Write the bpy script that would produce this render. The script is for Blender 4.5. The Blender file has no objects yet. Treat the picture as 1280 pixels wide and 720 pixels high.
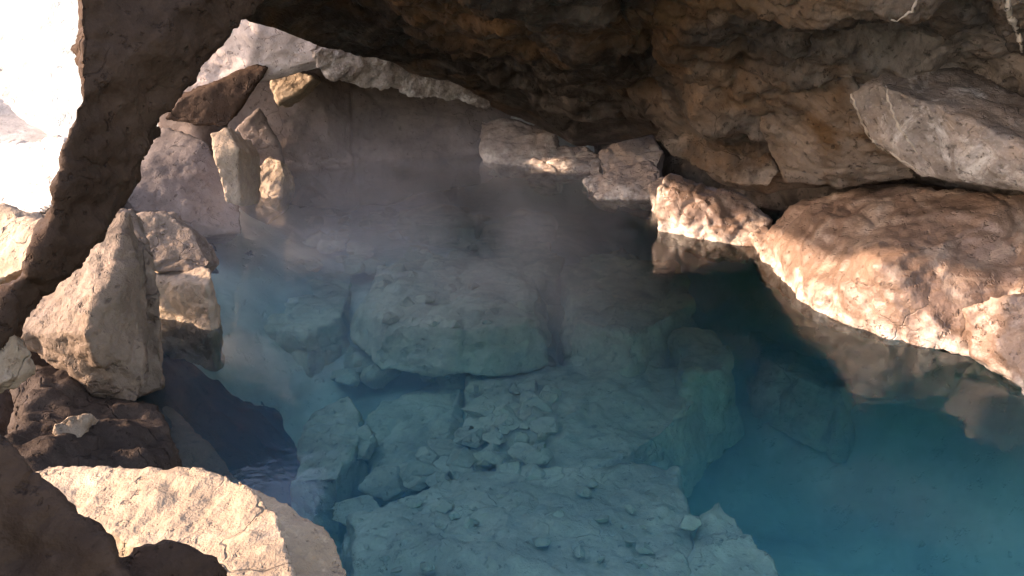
import bpy, bmesh, math, random
import numpy as np
from mathutils import Vector, Matrix

# ------------------------------------------------------------------ camera, sky, sun, exposure
scene = bpy.context.scene
W, H, F = 1280.0, 720.0, 1108.0            # photo size and focal length in photo pixels
CAM = Vector((0, 0, 2.5)); PITCH = math.radians(19)
cd = bpy.data.cameras.new('camera'); cam = bpy.data.objects.new('camera', cd)
scene.collection.objects.link(cam); scene.camera = cam
cam.location = CAM; cam.rotation_euler = (math.radians(90) - PITCH, 0, 0)
cd.sensor_width = 36; cd.lens = 36 * F / W; cd.clip_start = 0.05; cd.clip_end = 2000

SUN_TRAVEL = Vector((0.985, 0.06, 0)).normalized(); SUN_EL = math.radians(22.5)
world = bpy.data.worlds.new('World'); scene.world = world; world.use_nodes = True
wn = world.node_tree.nodes; bg = wn['Background']
sky = wn.new('ShaderNodeTexSky'); sky.sky_type = 'NISHITA'; sky.sun_disc = False
sky.sun_elevation = SUN_EL
sky.sun_rotation = math.atan2(-SUN_TRAVEL.x, -SUN_TRAVEL.y)
world.node_tree.links.new(sky.outputs[0], bg.inputs[0]); bg.inputs[1].default_value = 0.15
sl = bpy.data.lights.new('sun', 'SUN'); sun = bpy.data.objects.new('sun', sl); scene.collection.objects.link(sun)
sl.energy = 2.1; sl.angle = math.radians(1.5); sl.color = (1.0, 0.90, 0.76)
tv = Vector((SUN_TRAVEL.x * math.cos(SUN_EL), SUN_TRAVEL.y * math.cos(SUN_EL), -math.sin(SUN_EL)))
sun.rotation_euler = tv.to_track_quat('-Z', 'Y').to_euler()
sun.location = (-20, -6, 12)
scene.view_settings.view_transform = 'Standard'; scene.view_settings.look = 'None'
scene.view_settings.gamma = 1; scene.view_settings.use_curve_mapping = False
scene.view_settings.exposure = 2.55
scene.view_settings.use_white_balance = True        # the camera's own white balance, set for the shade
scene.view_settings.white_balance_temperature = 7800; scene.view_settings.white_balance_tint = 26
scene.render.engine = 'CYCLES'
cy = scene.cycles
cy.use_denoising = True; cy.use_adaptive_sampling = True; cy.adaptive_threshold = .03; cy.max_bounces = 7; cy.diffuse_bounces = 4; cy.glossy_bounces = 3
cy.transparent_max_bounces = 12; cy.volume_bounces = 1; cy.sample_clamp_indirect = 6
cy.volume_step_rate = 4; cy.volume_max_steps = 32

# ------------------------------------------------------------------ pixel helpers
cs, sn = math.cos(PITCH), math.sin(PITCH)
def ray(px, py):
    u = (px - 640) / F; v = (py - 360) / F
    return Vector((u, cs - sn * v, -sn - cs * v))
def at(px, py, Y):                       # the point on a pixel's ray at forward distance Y
    r = ray(px, py); return CAM + r * (Y / r.y)
def onz(px, py, z):                      # the point on a pixel's ray at height z
    r = ray(px, py); return CAM + r * ((z - CAM.z) / r.z)

# ------------------------------------------------------------------ noise in numpy
_rng = np.random.RandomState(7)
_perm = np.tile(_rng.permutation(256), 3)
_g = _rng.normal(size=(256, 3)); _g /= np.linalg.norm(_g, axis=1)[:, None]
def perlin(p):
    i = np.floor(p).astype(int); f = p - i; i &= 255
    u = f * f * f * (f * (f * 6 - 15) + 10)
    def gr(dx, dy, dz):
        h = _perm[_perm[_perm[i[:, 0] + dx] + i[:, 1] + dy] + i[:, 2] + dz]
        return ((f - np.array([dx, dy, dz])) * _g[h & 255]).sum(1)
    l = lambda a, b, t: a + (b - a) * t
    x00 = l(gr(0,0,0), gr(1,0,0), u[:,0]); x10 = l(gr(0,1,0), gr(1,1,0), u[:,0])
    x01 = l(gr(0,0,1), gr(1,0,1), u[:,0]); x11 = l(gr(0,1,1), gr(1,1,1), u[:,0])
    return l(l(x00, x10, u[:,1]), l(x01, x11, u[:,1]), u[:,2]) * 1.5
def fbm(p, o=4, gain=.5, ridge=False):
    s = 0; a = 1
    for k in range(o):
        n = perlin(p * 2 ** k + 17.3 * k)
        s = s + a * ((0.5 - np.abs(n)) if ridge else n); a *= gain
    return s
def worley(p):                            # F1, F2 and a random value of the nearest cell
    i = np.floor(p).astype(int); f1 = np.full(len(p), 9.); f2 = f1.copy(); cid = np.zeros(len(p))
    for dx in (-1, 0, 1):
        for dy in (-1, 0, 1):
            for dz in (-1, 0, 1):
                c = i + np.array([dx, dy, dz]); m = c & 255
                h = _perm[_perm[_perm[m[:,0]] + m[:,1]] + m[:,2]]
                pt = c + .5 + .5 * _g[h]
                d = np.linalg.norm(p - pt, axis=1)
                near = d < f1
                f2 = np.where(near, f1, np.minimum(f2, d)); cid = np.where(near, h / 255., cid); f1 = np.where(near, d, f1)
    return f1, f2, cid

# ------------------------------------------------------------------ materials
def rock_mat(name, base, dark, pale, crust=0., rough=.85, bump=.5, scale=1., pale_amt=.3, dark_amt=.4, rust=None, rust_amt=0., spec=.3, wet=0., deposit=None, cracks=.3):
    m = bpy.data.materials.new(name); m.use_nodes = True
    nt = m.node_tree; N = nt.nodes; L = nt.links; bs = N['Principled BSDF']
    geo = N.new('ShaderNodeNewGeometry')
    def noise(sc, det=6, ro=.6, dist=0., off=(0,0,0)):
        n = N.new('ShaderNodeTexNoise'); n.inputs['Scale'].default_value = sc * scale
        n.inputs['Detail'].default_value = det; n.inputs['Roughness'].default_value = ro
        n.inputs['Distortion'].default_value = dist
        mp = N.new('ShaderNodeVectorMath'); mp.operation = 'ADD'; mp.inputs[1].default_value = off
        L.new(geo.outputs['Position'], mp.inputs[0]); L.new(mp.outputs[0], n.inputs['Vector'])
        return n.outputs['Fac']
    def ramp(src, a, b):
        r = N.new('ShaderNodeMapRange'); r.inputs[1].default_value = a; r.inputs[2].default_value = b
        L.new(src, r.inputs[0]); return r.outputs[0]
    def mix(fac, a, b):
        x = N.new('ShaderNodeMix'); x.data_type = 'RGBA'
        if isinstance(fac, float): x.inputs[0].default_value = fac
        else: L.new(fac, x.inputs[0])
        for k, v in ((6, a), (7, b)):
            if isinstance(v, tuple): x.inputs[k].default_value = (*v, 1)
            else: L.new(v, x.inputs[k])
        return x.outputs[2]
    def mul(a, b):
        x = N.new('ShaderNodeMath'); x.operation = 'MULTIPLY'; L.new(a, x.inputs[0])
        if isinstance(b, float): x.inputs[1].default_value = b
        else: L.new(b, x.inputs[1])
        return x.outputs[0]
    c = mix(ramp(noise(2.3, 5, .65, .3), .35, .68), base, tuple(b * .62 for b in base))
    c = mix(mul(ramp(noise(1.1, 5, .6, .6, (9, 2, 4)), .48, .66), dark_amt), c, dark)
    c = mix(mul(ramp(noise(1.7, 6, .7, .8, (3, 7, 1)), .52, .66), pale_amt), c, pale)
    if rust: c = mix(mul(ramp(noise(.8, 4, .6, .5, (1, 5, 8)), .47, .62), rust_amt), c, rust)
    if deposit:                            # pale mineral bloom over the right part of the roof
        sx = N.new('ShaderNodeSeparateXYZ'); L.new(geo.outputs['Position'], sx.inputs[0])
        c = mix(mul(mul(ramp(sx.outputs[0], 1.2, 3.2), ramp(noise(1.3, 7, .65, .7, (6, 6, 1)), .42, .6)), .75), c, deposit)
    c = mix(mul(ramp(noise(28, 2, .6, 0, (2, 2, 2)), .58, .8), .18), c, tuple(min(1, b * 1.5) for b in pale))
    c = mix(mul(ramp(noise(16, 3, .7, .5, (5, 1, 2)), .5, .75), .35), c, dark)
    if crust:                              # pale mineral line just above the pool
        sx = N.new('ShaderNodeSeparateXYZ'); L.new(geo.outputs['Position'], sx.inputs[0])
        ad = N.new('ShaderNodeMath'); ad.operation = 'MULTIPLY_ADD'; L.new(noise(3.5, 5, .6), ad.inputs[0])
        ad.inputs[1].default_value = -.6; L.new(sx.outputs[2], ad.inputs[2])
        f = ramp(ad.outputs[0], -.14, -.28)
        c = mix(mul(mul(f, ramp(noise(6, 6, .7, .4), .38, .6)), crust), c, (.72, .62, .52))
    wv = N.new('ShaderNodeTexNoise'); wv.inputs['Scale'].default_value = 2.2; wv.inputs['Detail'].default_value = 3; L.new(geo.outputs['Position'], wv.inputs['Vector'])
    wa = N.new('ShaderNodeVectorMath'); wa.operation = 'MULTIPLY_ADD'; L.new(wv.outputs['Color'], wa.inputs[0]); wa.inputs[1].default_value = (.7, .7, .7); L.new(geo.outputs['Position'], wa.inputs[2])
    vo = N.new('ShaderNodeTexVoronoi'); vo.feature = 'DISTANCE_TO_EDGE'; vo.inputs['Scale'].default_value = 1.9 * scale; L.new(wa.outputs[0], vo.inputs['Vector'])
    crack = mul(ramp(vo.outputs['Distance'], .016, .0), ramp(noise(1.4, 2, .6, 0, (8, 3, 3)), .5, .62))
    c = mix(mul(crack, cracks), c, tuple(b * .5 for b in dark))
    pit = ramp(noise(15, 3, .65, .0, (4, 4, 9)), .40, .30)
    c = mix(mul(pit, .5), c, dark)
    L.new(c, bs.inputs['Base Color'])
    r = ramp(noise(5, 3), .3, .7); rr = N.new('ShaderNodeMapRange'); L.new(r, rr.inputs[0])
    rr.inputs[3].default_value = rough - .2 - wet; rr.inputs[4].default_value = rough
    L.new(rr.outputs[0], bs.inputs['Roughness']); bs.inputs['Specular IOR Level'].default_value = spec
    b1 = N.new('ShaderNodeBump'); b1.inputs['Strength'].default_value = bump; b1.inputs['Distance'].default_value = .05
    L.new(noise(7, 5, .68, .0), b1.inputs['Height'])
    b2 = N.new('ShaderNodeBump'); b2.inputs['Strength'].default_value = bump * .6; b2.inputs['Distance'].default_value = .012
    L.new(noise(38, 3, .7), b2.inputs['Height']); L.new(b1.outputs[0], b2.inputs['Normal'])
    sm = N.new('ShaderNodeMath'); sm.operation = 'MULTIPLY_ADD'; L.new(crack, sm.inputs[0]); sm.inputs[1].default_value = 4. * cracks; L.new(pit, sm.inputs[2])
    b3 = N.new('ShaderNodeBump'); b3.invert = True; b3.inputs['Strength'].default_value = .7; b3.inputs['Distance'].default_value = .02
    L.new(sm.outputs[0], b3.inputs['Height']); L.new(b2.outputs[0], b3.inputs['Normal']); L.new(b3.outputs[0], bs.inputs['Normal'])
    return m

M = {}
M['basalt'] = rock_mat('warm_grey_basalt', (.215, .15, .1), (.075, .05, .036), (.32, .245, .175), bump=.8, dark_amt=.6)
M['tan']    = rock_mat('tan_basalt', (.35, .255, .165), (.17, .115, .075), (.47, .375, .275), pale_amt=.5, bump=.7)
M['grey']   = rock_mat('smooth_grey_basalt', (.125, .095, .078), (.06, .043, .036), (.19, .155, .13), bump=.45)
M['brown']  = rock_mat('brown_crusted_rock', (.23, .145, .10), (.11, .065, .043), (.48, .37, .28), crust=.7, rough=.6, pale_amt=.6, dark_amt=.75, spec=.5, wet=.1, bump=.45, cracks=.1)
M['bank']   = rock_mat('pale_tan_bank_rock', (.38, .27, .2), (.16, .1, .07), (.62, .5, .4), crust=.9, pale_amt=.6, spec=.4)
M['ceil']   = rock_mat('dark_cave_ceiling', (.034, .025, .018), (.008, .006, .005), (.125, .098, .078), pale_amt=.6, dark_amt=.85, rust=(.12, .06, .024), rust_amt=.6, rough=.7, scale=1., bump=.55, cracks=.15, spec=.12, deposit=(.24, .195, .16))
M['palec']  = rock_mat('pale_mineral_ceiling', (.27, .22, .185), (.09, .065, .05), (.52, .465, .41), pale_amt=.85, dark_amt=.75, rust=(.26, .15, .08), rust_amt=.4, scale=1.5)
M['pink']   = rock_mat('pale_pink_rock', (.58, .48, .43), (.3, .23, .2), (.72, .64, .6), bump=.4)
M['speck']  = rock_mat('speckled_crust_rock', (.46, .37, .31), (.14, .1, .08), (.72, .64, .57), pale_amt=.8, dark_amt=.8, scale=2.6, bump=1.2)
M['wet']    = rock_mat('wet_shade_basalt', (.065, .046, .034), (.025, .017, .013), (.11, .083, .065), rough=.85, spec=.06)  # low base colour also carries the shade of the left crevice
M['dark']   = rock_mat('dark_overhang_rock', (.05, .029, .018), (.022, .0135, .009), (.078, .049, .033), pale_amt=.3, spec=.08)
M['wall']   = rock_mat('smoky_brown_rock', (.17, .125, .1), (.085, .06, .05), (.24, .19, .155), bump=.35)
M['sub']    = rock_mat('submerged_pale_rock', (.60, .58, .46), (.25, .24, .19), (.72, .70, .58), pale_amt=.4, dark_amt=.6, bump=.6, cracks=.2)
M['silt']   = rock_mat('pale_pool_silt', (.66, .70, .64), (.42, .45, .4), (.78, .8, .75), scale=.6, bump=.2, cracks=0.)
M['out']    = rock_mat('sun_bleached_rock', (.58, .52, .45), (.30, .25, .2), (.75, .70, .62), pale_amt=.6)

def nodes_mat(name):
    m = bpy.data.materials.new(name); m.use_nodes = True; nt = m.node_tree
    for n in list(nt.nodes):
        if n.type != 'OUTPUT_MATERIAL': nt.nodes.remove(n)
    return m, nt.nodes, nt.links, nt.nodes['Material Output']
m, N, L, out = nodes_mat('clear_spring_water')
tr = N.new('ShaderNodeBsdfTransparent'); gl = N.new('ShaderNodeBsdfGlossy'); gl.inputs['Roughness'].default_value = .10
fr = N.new('ShaderNodeFresnel'); fr.inputs[0].default_value = 1.33
mx = N.new('ShaderNodeMixShader'); L.new(fr.outputs[0], mx.inputs[0]); L.new(tr.outputs[0], mx.inputs[1]); L.new(gl.outputs[0], mx.inputs[2])
geo = N.new('ShaderNodeNewGeometry'); nz = N.new('ShaderNodeTexNoise'); nz.inputs['Scale'].default_value = 5; nz.inputs['Detail'].default_value = 3
L.new(geo.outputs['Position'], nz.inputs['Vector'])
bp = N.new('ShaderNodeBump'); bp.inputs['Strength'].default_value = .22; bp.inputs['Distance'].default_value = .02
L.new(nz.outputs['Fac'], bp.inputs['Height']); L.new(bp.outputs[0], gl.inputs['Normal']); L.new(bp.outputs[0], fr.inputs['Normal'])
L.new(mx.outputs[0], out.inputs['Surface'])
va = N.new('ShaderNodeVolumeAbsorption'); va.inputs['Color'].default_value = (.05, .83, .88, 1); va.inputs['Density'].default_value = .28
vs = N.new('ShaderNodeVolumeScatter'); vs.inputs['Color'].default_value = (.08, .52, .9, 1); vs.inputs['Density'].default_value = .16
ads = N.new('ShaderNodeAddShader'); L.new(va.outputs[0], ads.inputs[0]); L.new(vs.outputs[0], ads.inputs[1])
L.new(ads.outputs[0], out.inputs['Volume']); M['water'] = m

# ------------------------------------------------------------------ mesh helpers
def link(name, me, mat, label=None, cat=None, group=None, kind=None, parent=None):
    o = bpy.data.objects.new(name, me); scene.collection.objects.link(o)
    if mat: me.materials.clear(); me.materials.append(M[mat])
    if label: o['label'] = label
    if cat: o['category'] = cat
    if group: o['group'] = group
    if kind: o['kind'] = kind
    if parent: o.parent = parent
    return o

def remesh(hulls, voxel):                 # union of convex bodies as one even mesh
    bm = bmesh.new()
    for pts in hulls:
        vs = [bm.verts.new(p) for p in pts]
        r = bmesh.ops.convex_hull(bm, input=vs)
        junk = [g for g in r['geom_interior'] + r['geom_unused'] if isinstance(g, bmesh.types.BMVert) and g.is_valid]
        if junk: bmesh.ops.delete(bm, geom=list(set(junk)), context='VERTS')
    me = bpy.data.meshes.new('tmp'); bm.to_mesh(me); bm.free()
    o = bpy.data.objects.new('tmp', me); scene.collection.objects.link(o)
    md = o.modifiers.new('r', 'REMESH'); md.mode = 'VOXEL'; md.voxel_size = voxel
    dg = bpy.context.evaluated_depsgraph_get(); dg.update()
    res = bpy.data.meshes.new_from_object(o.evaluated_get(dg))
    bpy.data.objects.remove(o); bpy.data.meshes.remove(me)
    return res

def coords(me):
    a = np.empty(len(me.vertices) * 3); me.vertices.foreach_get('co', a); return a.reshape(-1, 3)
def normals(me):
    a = np.empty(len(me.vertices) * 3); me.vertex_normals.foreach_get('vector', a); return a.reshape(-1, 3)
def put(me, a):
    me.vertices.foreach_set('co', a.ravel()); me.update()
    me.polygons.foreach_set('use_smooth', np.ones(len(me.polygons), bool))

def roughen(me, amp, freq, seed, chip=.5, step=0.):
    p = coords(me); n = normals(me); q = p * freq + seed * 3.17
    w = fbm(q * .7 + 40, 2) ; qq = q + w[:, None] * .35
    f1, f2, cid = worley(qq * np.array([1.1, 1.1, 1.5]))
    d = amp * (fbm(q, 5, .5) * .8 + chip * (cid - .5) * np.clip((f2 - f1) * 5, 0, 1) - chip * .5 * np.exp(-((f2 - f1) / .06) ** 2))
    rg = fbm(q * 2.6 * np.array([1, 1, 1.4]), 5, .6, True)
    d += amp * .32 * (rg - rg.mean()) + amp * .3 * np.round(fbm(q * 1.9 + 21, 3) * 6) / 6
    d += .008 * fbm(p * 9 + seed, 4, .6) + .004 * fbm(p * 30 + seed, 2)
    if step: d += step * np.round(fbm(q * .8 + 9, 3) * 4) / 4
    put(me, p + n * d[:, None])

def rock(name, hulls, mat, label, amp=.05, freq=2., voxel=.04, seed=1, chip=.5, step=0., cat='rock', group=None):
    if not isinstance(hulls[0], (list, tuple)) : hulls = [hulls]
    me = remesh(hulls, voxel); roughen(me, amp, freq, seed, chip, step)
    c = coords(me); lo, hi = c.min(0), c.max(0); base = np.array([(lo[0]+hi[0])/2, (lo[1]+hi[1])/2, lo[2]])
    put(me, c - base)
    me.name = name
    o = link(name, me, mat, label, cat, group); o.location = base
    return o

def body(front, push, extra=()):          # front points and the same points pushed back into the rock
    f = [at(*p) for p in front]; pv = Vector(push)
    c = sum(f, Vector()) / len(f)
    return f + [c + (v - c) * .9 + pv for v in f] + [at(*e) for e in extra]
def block(top, z, zb, flare=1.05):        # a flat-topped block: top outline in pixels at height z, down to zb
    t = [onz(px, py, z + (r[0] if r else 0)) for px, py, *r in top]
    c = sum(t, Vector()) / len(t)
    return t + [Vector((c.x + (v.x - c.x) * flare, c.y + (v.y - c.y) * flare, zb)) for v in t]

# ------------------------------------------------------------------ pool bed (one sheet) and water
def grid(name, X, Y, zf, mat, **kw):
    nx, ny = len(X), len(Y); gx, gy = np.meshgrid(X, Y)
    z = zf(gx, gy); v = np.stack([gx.ravel(), gy.ravel(), z.ravel()], 1)
    i = (np.arange(ny - 1)[:, None] * nx + np.arange(nx - 1)[None, :]).ravel()
    f = np.stack([i, i + 1, i + nx + 1, i + nx], 1)
    me = bpy.data.meshes.new(name); me.from_pydata(v.tolist(), [], f.tolist()); put(me, v)
    return link(name, me, mat, **kw)
def sstep(a, b, x): t = np.clip((x - a) / (b - a), 0, 1); return t * t * (3 - 2 * t)
def bed(x, y):
    p = np.stack([x.ravel(), y.ravel(), 0 * x.ravel()], 1)
    n = fbm(p * .6, 5).reshape(x.shape)
    z = -1.7 - .75 * sstep(-.3, 1.6, x + (y - 5) * -.12)
    z = z + .9 * sstep(6.8, 9.5, y)
    shore = -1.9 - .12 * (y - 5)
    z = z + (.1 - z) * sstep(shore + .5, shore - 1.6, x)
    z = z + 2.2 * sstep(3.2, 5, x + .28 * (y - 5.4)) + 3 * sstep(13, 15, y) + 1.2 * sstep(2.6, 1.6, y)
    z = np.where(x > 1.5, np.minimum(z, -.35), z)
    return z + .16 * n
grid('pool_bed', np.linspace(-7, 7, 200), np.linspace(-2, 16, 240), bed, 'silt', label='pale silted bed of the pool under the clear water', kind='structure')

def bank(x, y):
    p = np.stack([x.ravel(), y.ravel(), 0 * x.ravel()], 1)
    f1, f2, cid = worley(p * 1.7)
    n = (fbm(p * .9 + 4, 5) * .3 + .35 * (cid - .5) * np.clip((f2 - f1) * 4, 0, 1)).reshape(x.shape)
    shore = -2.35 - .13 * (y - 5)
    return -2.7 + 2.0 * sstep(shore + 1.5, shore + .2, x) + (.75 + .2 * sstep(4.5, 6.5, y)) * sstep(shore + .4, shore - .8, x) + n - .5 * np.exp(-((y - 8.1) / 1.1) ** 2) - .5 * sstep(9.8, 10.5, y)
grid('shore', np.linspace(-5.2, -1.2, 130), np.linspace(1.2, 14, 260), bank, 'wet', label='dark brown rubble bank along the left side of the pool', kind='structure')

wm = bmesh.new(); bmesh.ops.create_cube(wm, size=1)
for v in wm.verts: v.co = Vector((v.co.x * 12, v.co.y * 15 + 8, v.co.z * 5 - 2.5))
me = bpy.data.meshes.new('water'); wm.to_mesh(me); wm.free()
link('water', me, 'water', label='clear blue green hot spring water filling the cave pool', kind='structure')

def outside(x, y):
    p = np.stack([x.ravel(), y.ravel(), 0 * x.ravel()], 1)
    n = fbm(p * .35, 5).reshape(x.shape)
    return .2 + 2.2 * sstep(-4.5, -16, x) + .25 * n
grid('ground', -4.3 - np.linspace(0, 1, 120) ** 3 * 500, np.concatenate([-300 * np.linspace(1, 0, 60) ** 3 - 3, np.linspace(-2.9, 14, 100), 14.1 + 500 * np.linspace(0, 1, 60) ** 3]), outside, 'out',
     label='pale sunlit stony ground outside the cave opening', kind='structure')

# ------------------------------------------------------------------ cave ceiling: a sheet from over the camera down to its low rim
rim = [(300,18,6.4),(312,28,6.6),(345,37,7.2),(400,60,8.2),(480,75,9.6),(560,100,11),(612,130,11.6),(660,150,11.8),(720,182,11.3),(760,176,10.9),(820,168,10.2),(845,182,9.6),(900,225,9.),(960,240,8.7),(1060,232,8.2),(1150,227,7.7),(1215,234,7.3),(1280,246,7.),(1420,300,6.4),(1700,420,5.6),(2000,520,5.)]
rp = np.array(rim, float)
def ceiling():
    U = np.concatenate([np.linspace(300, 1300, 420), np.linspace(1306, 2000, 60)])
    rows = []
    lipy = np.interp(U, rp[:,0], rp[:,1]); lipY = np.interp(U, rp[:,0], rp[:,2])
    topY = np.interp(U, [285, 640, 1000, 1280, 2000], [5.2, 5.3, 5.2, 5.0, 4.4])
    for t in np.linspace(0, 1, 240):
        py = -90 + (lipy + 90) * t
        s = t ** 1.25
        Yd = topY + (lipY - topY) * s + .5 * np.sin(U / 140.) * np.sin(t * 3.1) + .25 * np.sin(U / 63. + 1) * np.sin(t * 3.1)
        rows.append([at(a, b, c) for a, b, c in zip(U, py, Yd)])
    pre = []
    for k in range(6, 0, -1):              # the front lip of the roof rounds up
        pre.append([Vector((p.x, p.y - .3 * math.sin(k / 6 * 1.5), p.z + .09 * k)) for p in rows[0]])
    post = []
    for k in range(1, 14):                  # behind the rim the rock turns up and away
        post.append([p + Vector((0, k * .14, k * .05 + .01 * k * k)) for p in rows[-1]])
    rows = pre + rows + post
    nv = len(U); v = np.array([[tuple(p) for p in r] for r in rows]).reshape(-1, 3); ny = len(rows)
    i = (np.arange(ny - 1)[:, None] * nv + np.arange(nv - 1)[None, :]).ravel()
    f = np.stack([i, i + nv, i + nv + 1, i + 1], 1)
    me = bpy.data.meshes.new('cave_ceiling'); me.from_pydata(v.tolist(), [], f.tolist()); me.update()
    n = normals(me)
    if n[:, 2].mean() > 0: me.flip_normals(); n = normals(me)
    q = v * .9
    w = fbm(q * .6 + 3, 3)[:, None] * .6
    f1, f2, cid = worley((q + w) * np.array([1., 1., 1.3]))
    d = .26 * fbm(q * .8, 5, .5) + .16 * (cid - .5) * sstep(0, .5, f2 - f1) + .06 * fbm(q * 2.2, 6, .6, True) + .07 * np.round(fbm(q * 1.6 + 5, 4) * 5) / 5 + .03 * fbm(q * 6, 4, .6, True) - .06 * np.exp(-((f2 - f1) / .07) ** 2)
    tt = np.repeat(np.concatenate([np.zeros(6), np.linspace(0, 1, 240), np.ones(13)]), nv)
    d *= .2 + .8 * np.clip((1 - tt) * 5, 0, 1)
    d *= .15 + .85 * np.tile(np.clip((U - 300) / 160, 0, 1), ny)
    v = v + n * d[:, None]
    top = v + np.array([0, 0, .7]); nn = len(v)          # the roof rock above, closed round its border
    idx = np.arange(nn).reshape(ny, nv)
    ring = np.concatenate([idx[0, :], idx[1:, -1], idx[-1, -2::-1], idx[-2:0:-1, 0]]); r2 = np.roll(ring, -1)
    faces = np.concatenate([f, f[:, ::-1] + nn, np.stack([ring, r2, r2 + nn, ring + nn], 1)])
    va = np.concatenate([v, top])
    me = bpy.data.meshes.new('cave_ceiling'); me.from_pydata(va.tolist(), [], faces.tolist()); put(me, va)
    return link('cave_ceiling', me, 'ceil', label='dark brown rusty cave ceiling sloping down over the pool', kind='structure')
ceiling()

# ------------------------------------------------------------------ left side
P = lambda *a: list(a)
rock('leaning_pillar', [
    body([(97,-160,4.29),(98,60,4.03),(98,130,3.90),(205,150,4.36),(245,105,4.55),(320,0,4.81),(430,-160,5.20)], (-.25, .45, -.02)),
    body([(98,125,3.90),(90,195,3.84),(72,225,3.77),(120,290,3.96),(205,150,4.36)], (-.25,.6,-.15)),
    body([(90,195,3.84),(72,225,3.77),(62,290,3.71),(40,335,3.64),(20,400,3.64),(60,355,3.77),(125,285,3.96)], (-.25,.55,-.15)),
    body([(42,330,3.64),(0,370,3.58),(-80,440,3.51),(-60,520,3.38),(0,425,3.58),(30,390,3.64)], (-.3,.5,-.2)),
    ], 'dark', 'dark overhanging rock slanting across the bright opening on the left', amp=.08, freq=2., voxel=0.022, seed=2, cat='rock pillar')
rock('boulder', body([(118,270,5.05),(132,263,5.0),(160,266,4.95),(174,330,4.75),(182,440,4.6),(186,480,4.55),(160,508,4.5),(120,502,4.5),(70,455,4.5),(22,412,4.6),(45,368,4.75),(100,300,4.95)], (-.35,.8,-.35), [(105,420,4.3)]),
     'basalt', 'big tan boulder with split cracked face below the dark leaning rock', amp=.045, freq=2.6, voxel=0.019, seed=3, step=.02)
rock('boulder', body([(140,262,5.5),(166,258,5.6),(186,300,5.4),(202,400,5.2),(206,485,5.1),(170,500,5.05),(160,330,5.3)], (-.3,.6,-.3)),
     'basalt', 'narrow upright brown rock squeezed behind the big tan boulder', amp=.04, freq=2.6, voxel=0.022, seed=4)
rock('boulder', body([(163,266,6.9),(205,262,7.),(240,285,6.9),(263,328,6.7),(250,345,6.6),(190,340,6.6),(165,310,6.7)], (-.2,.9,-.3)),
     'basalt', 'rounded brown boulder above the sunlit block at the water edge', amp=.05, freq=2.4, voxel=0.022, seed=5)
rock('boulder', [block([(180,316,-.03),(238,318,.02),(267,342,.06),(260,354,.04),(195,350,-.02)], .33, -.35, 1.0)],
     'tan', 'small tan block with bright sunlit top standing in the water', amp=.045, freq=2.8, voxel=0.019, seed=6, step=.02)
rock('rock_slab', body([(203,157,9.8),(262,176,9.6),(300,258,9.2),(303,292,9.0),(245,298,8.9),(165,262,8.8),(148,232,9.),(178,192,9.5)], (-.3,.5,-.3)),
     'grey', 'smooth grey slab leaning into the water on the far left', amp=.04, freq=1.5, voxel=0.028, seed=7, chip=.2)
rock('stone_block', body([(262,166,8.7),(285,158,8.8),(299,185,8.6),(300,234,8.5),(298,256,8.5),(281,252,8.4),(268,200,8.5)], (-.05,.9,-.25)),
     'tan', 'upright sunlit rock wedged beside the smooth grey slab', amp=.03, freq=3, voxel=0.022, seed=8)
rock('stone_block', [body([(316,218,10.9),(335,194,11.),(352,200,10.9),(357,222,10.8),(347,262,10.6),(328,258,10.6)], (0,.5,-.2))],
     'tan', 'small jagged sunlit rock alone before the brown back wall', amp=.04, freq=3, voxel=0.019, seed=9)
rock('boulder', body([(294,160,11.4),(325,132,11.6),(350,180,11.4),(362,262,11.),(318,292,10.8),(292,280,10.9)], (-.2,.7,-.2)),
     'wall', 'dim brown boulder standing in the mist behind the small jagged rock', amp=.06, freq=1.8, voxel=.035, seed=29)
rock('back_wall', [
    body([(280,150,12.6),(322,82,13),(395,88,13),(440,105,13.4),(440,262,12.4),(330,262,12.),(290,250,12.)], (0,1.2,-.1)),
    body([(420,90,13.6),(520,90,14),(640,110,14.2),(660,160,14),(640,225,13.6),(560,240,13.2),(430,262,12.6)], (0,1.2,-.1)),
    ], 'wall', 'broad smoky brown rock wall closing the back of the cave', amp=.09, freq=1., voxel=0.043, seed=10, cat='rock wall')
rock('stone_block', body([(333,84,12.3),(352,80,12.3),(394,97,12.2),(382,112,12.1),(365,122,12.),(347,133,12.),(338,110,12.1)], (0,.6,-.1)),  # lighter block stands in for a patch of sun on the wall
     'tan', 'tan block put in for a sun patch on the upper corner of the brown back wall', amp=.04, freq=3, voxel=0.025, seed=11)
rock('rock_slab', body([(203,150,9.6),(224,122,9.6),(290,107,9.8),(328,77,10.),(336,84,9.9),(306,122,9.7),(284,160,9.6),(262,150,9.6)], (-.1,.8,.05)),  # shade of the gap below the slab, built as a dark wedge
     'dark', 'dark wedge put in for the shaded gap under the pale overhead slab', amp=.04, freq=2, voxel=0.028, seed=12)
rock('ceiling_slab', body([(190,118,10.5),(235,108,10.4),(300,104,10.1),(330,76,10.),(400,88,10.2),(420,66,9.9),(330,10,9.6),(260,5,9.9),(205,60,10.4)], (.2,1.,.5)),
     'pink', 'pale pinkish slab of ceiling behind the dark leaning rock', amp=.05, freq=1.3, voxel=0.031, seed=13, chip=.2)
rock('ceiling_edge', [
    body([(385,62,9.7),(400,90,9.9),(440,106,10.2),(490,113,10.4),(490,70,10.2),(430,58,9.9)], (0,.7,.3)),
    body([(480,70,10.2),(480,112,10.4),(545,123,10.8),(612,136,11.3),(612,118,11.2),(560,92,10.8)], (0,.7,.3)),
    ], 'speck', 'bright speckled edge of rock along the far ceiling arch', amp=.08, freq=3.2, voxel=0.025, seed=14)

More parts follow.
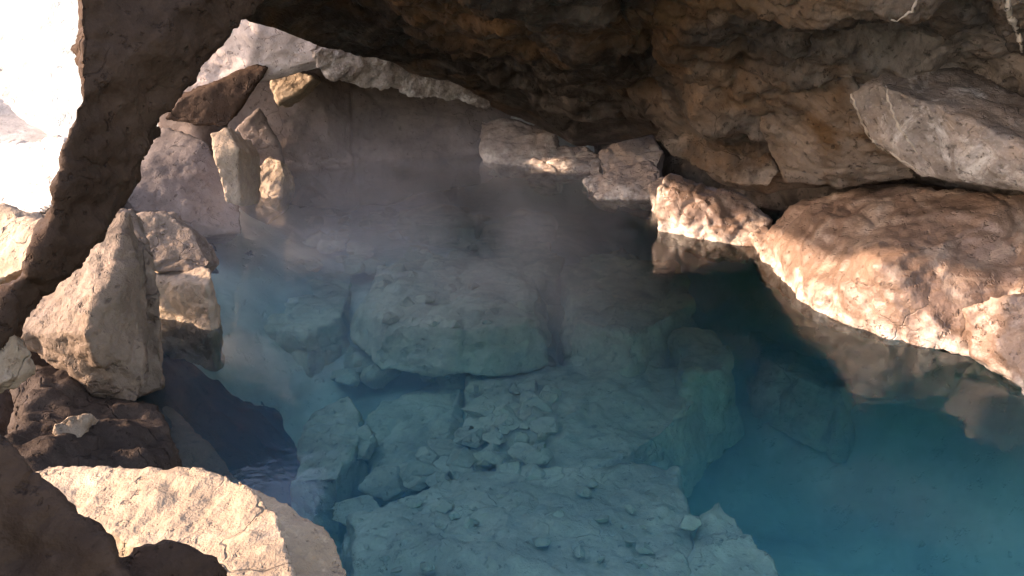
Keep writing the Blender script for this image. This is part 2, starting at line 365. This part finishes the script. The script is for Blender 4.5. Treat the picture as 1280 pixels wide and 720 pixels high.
# foreground
rock('foreground_slab', [
    block([(32,590,-.06),(60,582,-.05),(170,588,0),(262,582,.05),(300,597,.07),(350,640,.08),(372,730,.06),(255,730,.02),(150,668,-.02),(55,625,-.06)], .74, .1, .93),
    body([(296,596,3.02),(345,630,2.98),(412,660,2.9),(436,715,2.75),(440,800,2.5),(345,800,2.4),(335,640,2.85)], (-.1,.12,-.5)),
    ], 'tan', 'large sunlit flat tan slab with rough broken edge in the foreground', amp=.022, freq=3, voxel=.015, seed=15, step=.008)
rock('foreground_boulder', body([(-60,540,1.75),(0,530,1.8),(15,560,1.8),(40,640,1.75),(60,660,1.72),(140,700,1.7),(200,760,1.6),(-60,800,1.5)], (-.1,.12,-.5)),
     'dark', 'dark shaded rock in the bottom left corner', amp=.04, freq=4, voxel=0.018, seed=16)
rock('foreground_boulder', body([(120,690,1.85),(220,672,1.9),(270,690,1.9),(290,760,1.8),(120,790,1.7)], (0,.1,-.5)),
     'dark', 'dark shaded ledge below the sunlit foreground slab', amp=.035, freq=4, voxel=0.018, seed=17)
rock('stone_block', body([(64,530,3.9),(85,518,3.95),(116,518,4.),(100,545,3.9),(85,572,3.8),(68,570,3.8)], (-.1,.4,-.3)),
     'tan', 'small pointed rock in the dark gap behind the foreground slab', amp=.03, freq=5, voxel=0.018, seed=18)
rock('stone_block', body([(0,425,3.6),(15,420,3.6),(32,440,3.6),(30,462,3.6),(10,480,3.5),(-40,500,3.4),(-40,430,3.6)], (-.2,.4,-.2)),
     'tan', 'small bright rock at the left edge under the dark leaning rock', amp=.04, freq=5, voxel=0.018, seed=19)
rock('boulder', [block([(120,600,.0),(140,520,.05),(190,492,.0),(235,530,-.15),(300,600,-.3),(250,640,-.3)], -.4, -1.3)],
     'basalt', 'half sunken brown boulder sliding under the water behind the foreground slab', amp=.05, freq=2.2, voxel=0.022, seed=20)

rock('boulder', [block([(14,470,.1),(60,455,.15),(130,490,.05),(195,505,-.05),(215,560,-.1),(180,610,-.1),(60,610,.1),(5,560,.15)], .3, -.7)],  # crevice shade put into this boulder's dark colour
     'wet', 'boulder coloured dark with shade filling the gap between the big tan boulder and the foreground slab', amp=.07, freq=2.4, voxel=.025, seed=28)
# outside the opening
for k, (pts, pu, lab) in enumerate([
    ([(-260,-80,21),(60,-60,16.5),(130,20,15),(120,140,13.5),(60,215,13),(-260,220,17)], (.5, 3, -.2), 'large blown out white rock face outside the opening'),
    ([(-80,190,12),(20,180,10.4),(80,172,9.4),(75,250,8.2),(10,290,8.6),(-80,290,10)], (.2, 1., -.3), 'bright bleached rock in the middle of the left opening'),
    ([(-60,290,6.3),(0,262,5.8),(40,270,5.4),(66,290,5.1),(40,330,4.8),(0,350,4.9),(-60,370,5.3)], (.1, .6, -.2), 'sunlit cracked rock at the foot of the left opening')]):
    rock('sunlit_boulder', body(pts, pu), 'tan' if k == 2 else 'out', lab, amp=.07, freq=2.5, voxel=.03 if k else .08, seed=21 + k)
V = lambda *a: Vector(a)
rock('cave_wall', [[V(-5.0,12.5,0),V(-4.4,12.4,0),V(-3.6,14.2,0),V(-4.6,15,0),V(-5.0,12.6,3.4),V(-4.4,12.5,3.5),V(-3.6,14.3,3.6),V(-4.6,15,3.6)]],  # blocker added to keep the low sun off the back wall
     'wall', 'rock wall added to block sun at the far left back behind the leaning slab', amp=.12, freq=.9, voxel=.07, seed=25, cat='rock wall')
rock('cave_sky_blocker', [[V(-4.1,9.7,2.2),V(-2.,9.7,2.15),V(.5,11.2,1.75),V(2.5,12.3,1.3),V(3,15.5,1.3),V(-4.6,15.5,2.2),V(-4.,10.2,3.8),V(2,11.5,3.6),V(3,15.5,3.6),V(-4.6,15.5,3.8)], [V(-6.6,10.4,2.8),V(-3.8,10.2,2.7),V(-3.8,10.4,4.2),V(-6.6,10.6,4.2),V(-6.2,14.5,3.2),V(-4,14.5,3),V(-4,14.5,4.2),V(-6.2,14.5,4.2)]],  # unseen mass added to keep sky reflections out of the pool
     'ceil', 'unseen roof rock added to block sky over the back of the cave', amp=.1, freq=.9, voxel=.07, seed=26, cat='added rock roof')
rock('cave_wall', [[V(-3.2,-.6,-.2),V(-1.9,-.6,-.2),V(-1.75,1.9,-.2),V(-3.,2.05,-.2),V(-3.2,-.6,2.6),V(-2.1,-.6,2.7),V(-1.95,1.75,2.2),V(-2.9,1.95,2.1)]],  # unseen wall added only to shade the corner rocks from the sun
     'wall', 'unseen rock wall added to shade the corner left of the foreground slab', amp=.06, freq=1.4, voxel=.05, seed=29, cat='rock wall')
rock('cave_wall', [[V(3.6,9.2,-.6),V(5.2,6.4,-.6),V(3.9,9.4,2.2),V(5.6,6.6,2.4),V(7,9,-.6),V(7,9,2.4)],
                   [V(3.8,8.8,-.6),V(1.6,12.2,-.6),V(.9,14.2,-.6),V(4,9.,2.2),V(2.,12.4,1.8),V(1.2,14.4,1.8),V(6,13,-.6),V(6,13,2)],
                   [V(4.6,7,-.6),V(5.4,3.5,-.6),V(5.2,1,-.6),V(4.9,7,2.4),V(5.6,3.5,2.6),V(5.4,1,2.8),V(7,7,-.6),V(7,1,-.6),V(7,7,2.4),V(7,1,2.8)]],
     'ceil', 'dark wall of rock behind the boulders of the right bank', amp=.12, freq=.9, voxel=.07, seed=27, cat='rock wall')

# ------------------------------------------------------------------ right side
rock('boulder', [
    body([(940,308,8.3),(985,255,8.2),(1080,233,7.6),(1200,233,7.),(1290,250,6.6),(1300,400,5.9),(1215,445,5.75),(1140,440,5.95),(1060,418,6.4),(1000,392,6.9),(960,360,7.6)], (.9,1.3,-.5), [(1100,330,6.2)]),
    body([(1250,250,6.8),(1420,280,6.2),(1500,420,5.2),(1420,560,4.6),(1290,480,5.4)], (1.3,.8,-.4)),
    ], 'brown', 'huge wet brown boulder along the right edge of the pool', amp=.08, freq=1.5, voxel=0.028, seed=30)
rock('boulder', body([(1205,388,5.7),(1240,368,5.6),(1300,372,5.4),(1340,430,5.1),(1330,520,4.9),(1280,480,5.25),(1212,442,5.6)], (.6,.6,-.5)),
     'brown', 'pale crusted lump at the foot of the huge brown boulder', amp=.06, freq=2.4, voxel=0.022, seed=31)
rock('boulder', [body([(822,232,9.2),(838,216,9.4),(880,232,9.2),(940,250,9.),(964,275,8.8),(955,300,8.6),(930,322,8.5),(880,318,8.7),(820,296,9.1)], (.3,1.,-.4))],
     'brown', 'ribbed orange brown boulder left of the huge one', amp=.08, freq=2.2, voxel=0.022, seed=32)
rock('boulder', body([(734,232,10.9),(760,215,11.2),(812,200,11.1),(826,212,10.8),(826,256,10.5),(790,256,10.5),(745,250,10.6)], (.2,.9,-.3)),
     'bank', 'flat topped rock with white crusted rim jutting into the pool', amp=.05, freq=2.6, voxel=0.022, seed=33)
rock('boulder', body([(745,190,11.8),(775,174,11.9),(815,168,11.8),(830,190,11.4),(820,215,11.2),(755,222,11.4)], (.2,.8,-.3)),
     'bank', 'pale angular rock wedged behind the flat topped rock', amp=.06, freq=2.4, voxel=0.025, seed=34)
rock('boulder', body([(672,200,12.9),(690,182,13.1),(730,182,13.),(752,200,12.5),(750,224,11.9),(690,226,12.)], (.1,.8,-.2)),
     'bank', 'low brown rock between the flat topped rock and the far lumps', amp=.07, freq=2, voxel=0.025, seed=35)
rock('boulder', body([(600,150,13.5),(640,146,13.6),(690,165,13.2),(700,190,12.9),(672,222,12.4),(635,222,12.6),(606,205,13.)], (.1,.8,-.2)),
     'bank', 'farthest lumpy brown rock where the right bank meets the back wall', amp=.09, freq=2, voxel=0.028, seed=36)
for pts, lab, sd in [
    ([(652,206,12.6),(672,198,12.7),(696,210,12.4),(692,230,11.9),(660,230,12.)], 'low tan rock at the water before the farthest lumpy rock', 37),
    ([(728,226,11.3),(748,216,11.5),(766,228,11.1),(762,248,10.7),(734,246,10.8)], 'small tan rock at the left foot of the flat topped rock', 38),
    ([(812,232,10.2),(828,222,10.3),(846,240,10.),(842,276,9.6),(818,276,9.7)], 'small tan rock filling the gap before the ribbed boulder', 39),
    ([(938,292,8.6),(956,280,8.7),(978,300,8.4),(985,345,7.9),(955,342,8.)], 'small dark brown rock between the ribbed boulder and the huge one', 43)]:
    rock('stone_block', body(pts, (.15, .6, -.3)), 'brown' if sd == 43 else 'bank', lab, amp=.05, freq=2.4, voxel=.025, seed=sd)
# pale lower ceiling blocks on the right
rock('ceiling_block', body([(1062,118,6.75),(1100,105,6.45),(1180,128,6.15),(1290,190,5.65),(1400,250,5.25),(1290,246,5.85),(1215,233,6.15),(1150,222,6.45),(1090,180,6.65)], (.5,1.1,.4)),
     'palec', 'smooth pale grey slab of low ceiling above the huge boulder', amp=.05, freq=1.6, voxel=0.025, seed=40, chip=.3)
rock('ceiling_block', body([(948,88,7.25),(1010,80,6.85),(1065,95,6.65),(1110,170,6.65),(1150,226,6.95),(1050,236,7.35),(985,225,7.65),(955,170,7.55)], (.4,1.,.3)),
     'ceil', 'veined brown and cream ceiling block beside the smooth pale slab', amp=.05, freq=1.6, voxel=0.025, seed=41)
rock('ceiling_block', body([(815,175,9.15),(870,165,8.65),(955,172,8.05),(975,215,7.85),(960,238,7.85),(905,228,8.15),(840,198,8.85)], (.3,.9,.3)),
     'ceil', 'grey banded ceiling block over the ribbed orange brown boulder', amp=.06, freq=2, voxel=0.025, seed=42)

# ------------------------------------------------------------------ submerged blocks
sub = [
 ([(478,336),(522,324),(640,318),(668,331),(670,402),(600,414),(482,404),(456,380)], -.55, 'large square pale block lying under the water in the pool centre'),
 ([(600,302),(690,298),(703,326),(700,348),(672,352),(640,322)], -.58, 'pale block behind the large square submerged block'),
 ([(498,262),(545,250),(598,268),(594,282),(550,286),(510,278)], -.5, 'long pale flat slab under the water near the back wall'),
 ([(602,286),(640,268),(690,264),(700,288),(622,300)], -.55, 'wide pale stone under water right of the long flat slab'),
 ([(586,472),(720,462),(880,460),(912,470),(832,535),(752,585),(640,588),(575,560)], -1.0, 'broad teal slab deep under water with a slanting right edge'),
 ([(436,640),(545,598),(848,586),(852,640),(868,690),(850,760),(440,760)], -.95, 'wide flat slab under water at the bottom of the picture'),
 ([(876,640),(903,622),(990,735),(1000,770),(856,770),(866,680)], -.95, 'pointed triangular slab under water beside the deep blue'),
 ([(480,500),(540,470),(578,468),(576,540),(550,590),(470,590),(440,550)], -1.2, 'rough pale block under water left of the broad teal slab'),
 ([(300,350),(380,330),(440,345),(430,400),(380,420),(300,410)], -.8, 'misty pale slab under water off the left bank'),
 ([(360,600),(395,520),(440,490),(450,540),(420,600)], -1.0, 'narrow pale stone under water pointing at the foreground slab'),
]
for k, (t, z, lab) in enumerate(sub):
    rr = random.Random(90 + k); t = [(a + rr.uniform(-5, 5), b + rr.uniform(-3, 3), rr.uniform(-.09, .05)) for a, b in t]
    rock('submerged_slab', [block(t, z, z - (.42 if k < 4 else .8), 1.15)], 'sub', lab, amp=.07, freq=1.7, voxel=.025, seed=50 + k, step=.02, chip=.5, group='blocks lying under the pool water')
for k, (t, z, lab) in enumerate([
 ([(705,332),(775,305),(845,330),(862,380),(790,418),(718,400)], -.62, 'pale lilac boulder under water between the square block and the right bank'),
 ([(838,425),(872,408),(912,428),(905,462),(860,468)], -.85, 'rounded boulder under water past the tip of the broad teal slab'),
 ([(925,398),(985,405),(1080,462),(1050,492),(965,455)], -1.15, 'long boulder under water along the foot of the huge brown boulder')]):
    rock('submerged_boulder', [block(t, z, z - .6, 1.2)], 'sub', lab, amp=.1, freq=1.8, voxel=.03, seed=64 + k, group='blocks lying under the pool water')
random.seed(4)
protos = []
for k in range(5):
    rr = random.Random(k); pts = []
    for j in range(13):
        v = Vector((rr.gauss(0,1), rr.gauss(0,1), rr.gauss(0,.8))).normalized(); pts.append(Vector((v.x * .5, v.y * .42, v.z * .3)))
    me = remesh([pts], .035); roughen(me, .03, 3., 80 + k); me.materials.append(M['sub']); me.name = 'submerged_stone'; protos.append(me)
def stone(px, py, z, s, lab, k):
    o = link('submerged_stone', protos[k % 5], None, lab, 'stone', 'loose stones lying under the water')
    o.location = onz(px, py, z); o.rotation_euler = (0, 0, random.uniform(0, 6.28)); o.scale = (s, s, s * random.uniform(.7, 1.1))
    return o
spots = []
for k in range(64): spots.append((random.uniform(375, 600), random.uniform(258, 335), -.66, random.uniform(.2, .55), 'pale rubble stone under water before the back wall'))
for k in range(40): spots.append((random.uniform(575, 690), random.uniform(476, 592), -.98, random.uniform(.12, .36), 'rubble stone on the broad teal slab under water'))
for k in range(16): spots.append((random.uniform(440, 560), random.uniform(540, 640), -1.1, random.uniform(.2, .45), 'stone in the submerged gap near the foreground slab'))
for k in range(14): spots.append((random.uniform(420, 600), random.uniform(425, 470), -1.3, random.uniform(.25, .5), 'stone in front of the large square submerged block'))
for k in range(14): spots.append((random.uniform(700, 900), random.uniform(350, 450), -1.5, random.uniform(.3, .7), 'dim stone under water right of the large square block'))
for k in range(30): spots.append((random.uniform(450, 850), random.uniform(600, 715), -.93, random.uniform(.06, .16), 'little loose stone on the wide flat slab at the bottom of the picture'))
for k in range(24): spots.append((random.uniform(475, 665), random.uniform(335, 405), -.53, random.uniform(.1, .3), 'flat stone on top of the large square submerged block'))
for k in range(36): spots.append((random.uniform(420, 700), random.uniform(415, 475), -1.15, random.uniform(.15, .5), 'stone in front of the large square submerged block'))
for k, a in enumerate(spots): stone(*a, k)
stone(862, 432, -1.2, .5, 'round stone under water past the end of the broad teal slab', 1)
stone(905, 468, -1.3, .4, 'small stone on the tip of the broad teal slab', 2)
stone(861, 652, -.85, .2, 'little round stone caught between the two near submerged slabs', 3)

# ------------------------------------------------------------------ steam over the water
m, N, L, out = nodes_mat('thin_steam')
geo = N.new('ShaderNodeNewGeometry'); nz = N.new('ShaderNodeTexNoise'); nz.inputs['Scale'].default_value = 1.0; nz.inputs['Detail'].default_value = 4; nz.inputs['Distortion'].default_value = .6
L.new(geo.outputs['Position'], nz.inputs['Vector'])
sx = N.new('ShaderNodeSeparateXYZ'); L.new(geo.outputs['Position'], sx.inputs[0])
def mr(src, a, b, c=0., d=1.):
    r = N.new('ShaderNodeMapRange'); r.interpolation_type = 'SMOOTHSTEP'
    for k, v in zip((1, 2, 3, 4), (a, b, c, d)): r.inputs[k].default_value = v
    L.new(src, r.inputs[0]); return r.outputs[0]
def ml(a, b):
    x = N.new('ShaderNodeMath'); x.operation = 'MULTIPLY'; L.new(a, x.inputs[0])
    if isinstance(b, float): x.inputs[1].default_value = b
    else: L.new(b, x.inputs[1])
    return x.outputs[0]
den = ml(ml(ml(mr(nz.outputs['Fac'], .34, .72), mr(sx.outputs[2], 1.5, .1)), ml(mr(sx.outputs[0], 1.7, .1), mr(sx.outputs[0], -3.6, -2.2))), ml(mr(sx.outputs[1], 3.2, 7.), mr(sx.outputs[1], 13.4, 12.2)))
pv = N.new('ShaderNodeVolumePrincipled'); pv.inputs['Color'].default_value = (.74, .82, 1., 1); L.new(ml(den, .056), pv.inputs['Density'])
pv.inputs['Anisotropy'].default_value = .2
L.new(pv.outputs[0], out.inputs['Volume']); M['steam'] = m
bm = bmesh.new(); bmesh.ops.create_cube(bm, size=1)
for v in bm.verts: v.co = Vector((v.co.x * 6.6 - .3, v.co.y * 10.2 + 8.3, v.co.z * 1.5 + .77))
me = bpy.data.meshes.new('steam'); bm.to_mesh(me); bm.free()
link('steam', me, 'steam', label='thin white steam drifting over the warm pool', kind='stuff')

# ------------------------------------------------------------------ pale mineral veins on the right of the ceiling
M['vein'] = rock_mat('cream_mineral_vein', (.38, .31, .24), (.2, .15, .1), (.5, .44, .37))
dg = bpy.context.evaluated_depsgraph_get(); dg.update()
def vein(px, r0):
    pts = []; par = None; rg = random.Random(len(px) + px[0][0])
    for (a, b), (c, d) in zip(px, px[1:]):
        n = max(2, int(math.hypot(c - a, d - b) / 4))
        for k in range(n):
            t = k / n; x = a + (c - a) * t + rg.uniform(-1.2, 1.2); y = b + (d - b) * t + rg.uniform(-1.2, 1.2)
            o, dr = CAM.copy(), ray(x, y).normalized()
            hit, loc, nm, i, ob, _ = scene.ray_cast(dg, o, dr)
            if hit and ob.name.startswith('steam'): hit, loc, nm, i, ob, _ = scene.ray_cast(dg, loc + dr * .01, dr)
            if hit and ob.name.startswith('cei') or hit and ob.name.startswith('cave'):
                par = par or ob.original
                if not pts or (loc - pts[-1][0]).length < .35: pts.append((loc, nm))
    if len(pts) < 3: return
    bm = bmesh.new(); prev = None
    for k, (p, nm) in enumerate(pts):
        tg = (pts[min(k + 1, len(pts) - 1)][0] - pts[max(k - 1, 0)][0]).normalized(); sd = tg.cross(nm).normalized()
        r = r0 * (rg.uniform(.6, 1.3)) * (.35 + .65 * math.sin(math.pi * (k + .6) / (len(pts) + .2)))
        ring = [bm.verts.new(p + sd * math.cos(q) * r + nm * (math.sin(q) * r * .6)) for q in [j * math.pi / 3 for j in range(6)]]
        if prev:
            for j in range(6): bm.faces.new((prev[j], prev[(j + 1) % 6], ring[(j + 1) % 6], ring[j]))
        prev = ring
    me = bpy.data.meshes.new('mineral_vein'); bm.normal_update(); bm.to_mesh(me); bm.free()
    for f in me.polygons: f.use_smooth = True
    o = link('mineral_vein', me, 'vein'); o.parent = par; o.matrix_parent_inverse = par.matrix_world.inverted()
for px, r in [([(1256,-20),(1262,20),(1275,50),(1278,82),(1262,105),(1238,118),(1225,124)], .022), ([(1150,-10),(1140,14),(1122,26),(1108,24)], .011),
              ([(1064,118),(1076,150),(1092,178),(1120,196),(1150,214),(1185,226)], .018), ([(1108,108),(1112,130),(1124,160),(1138,178),(1150,196)], .015),
              ]:
    vein(px, r)
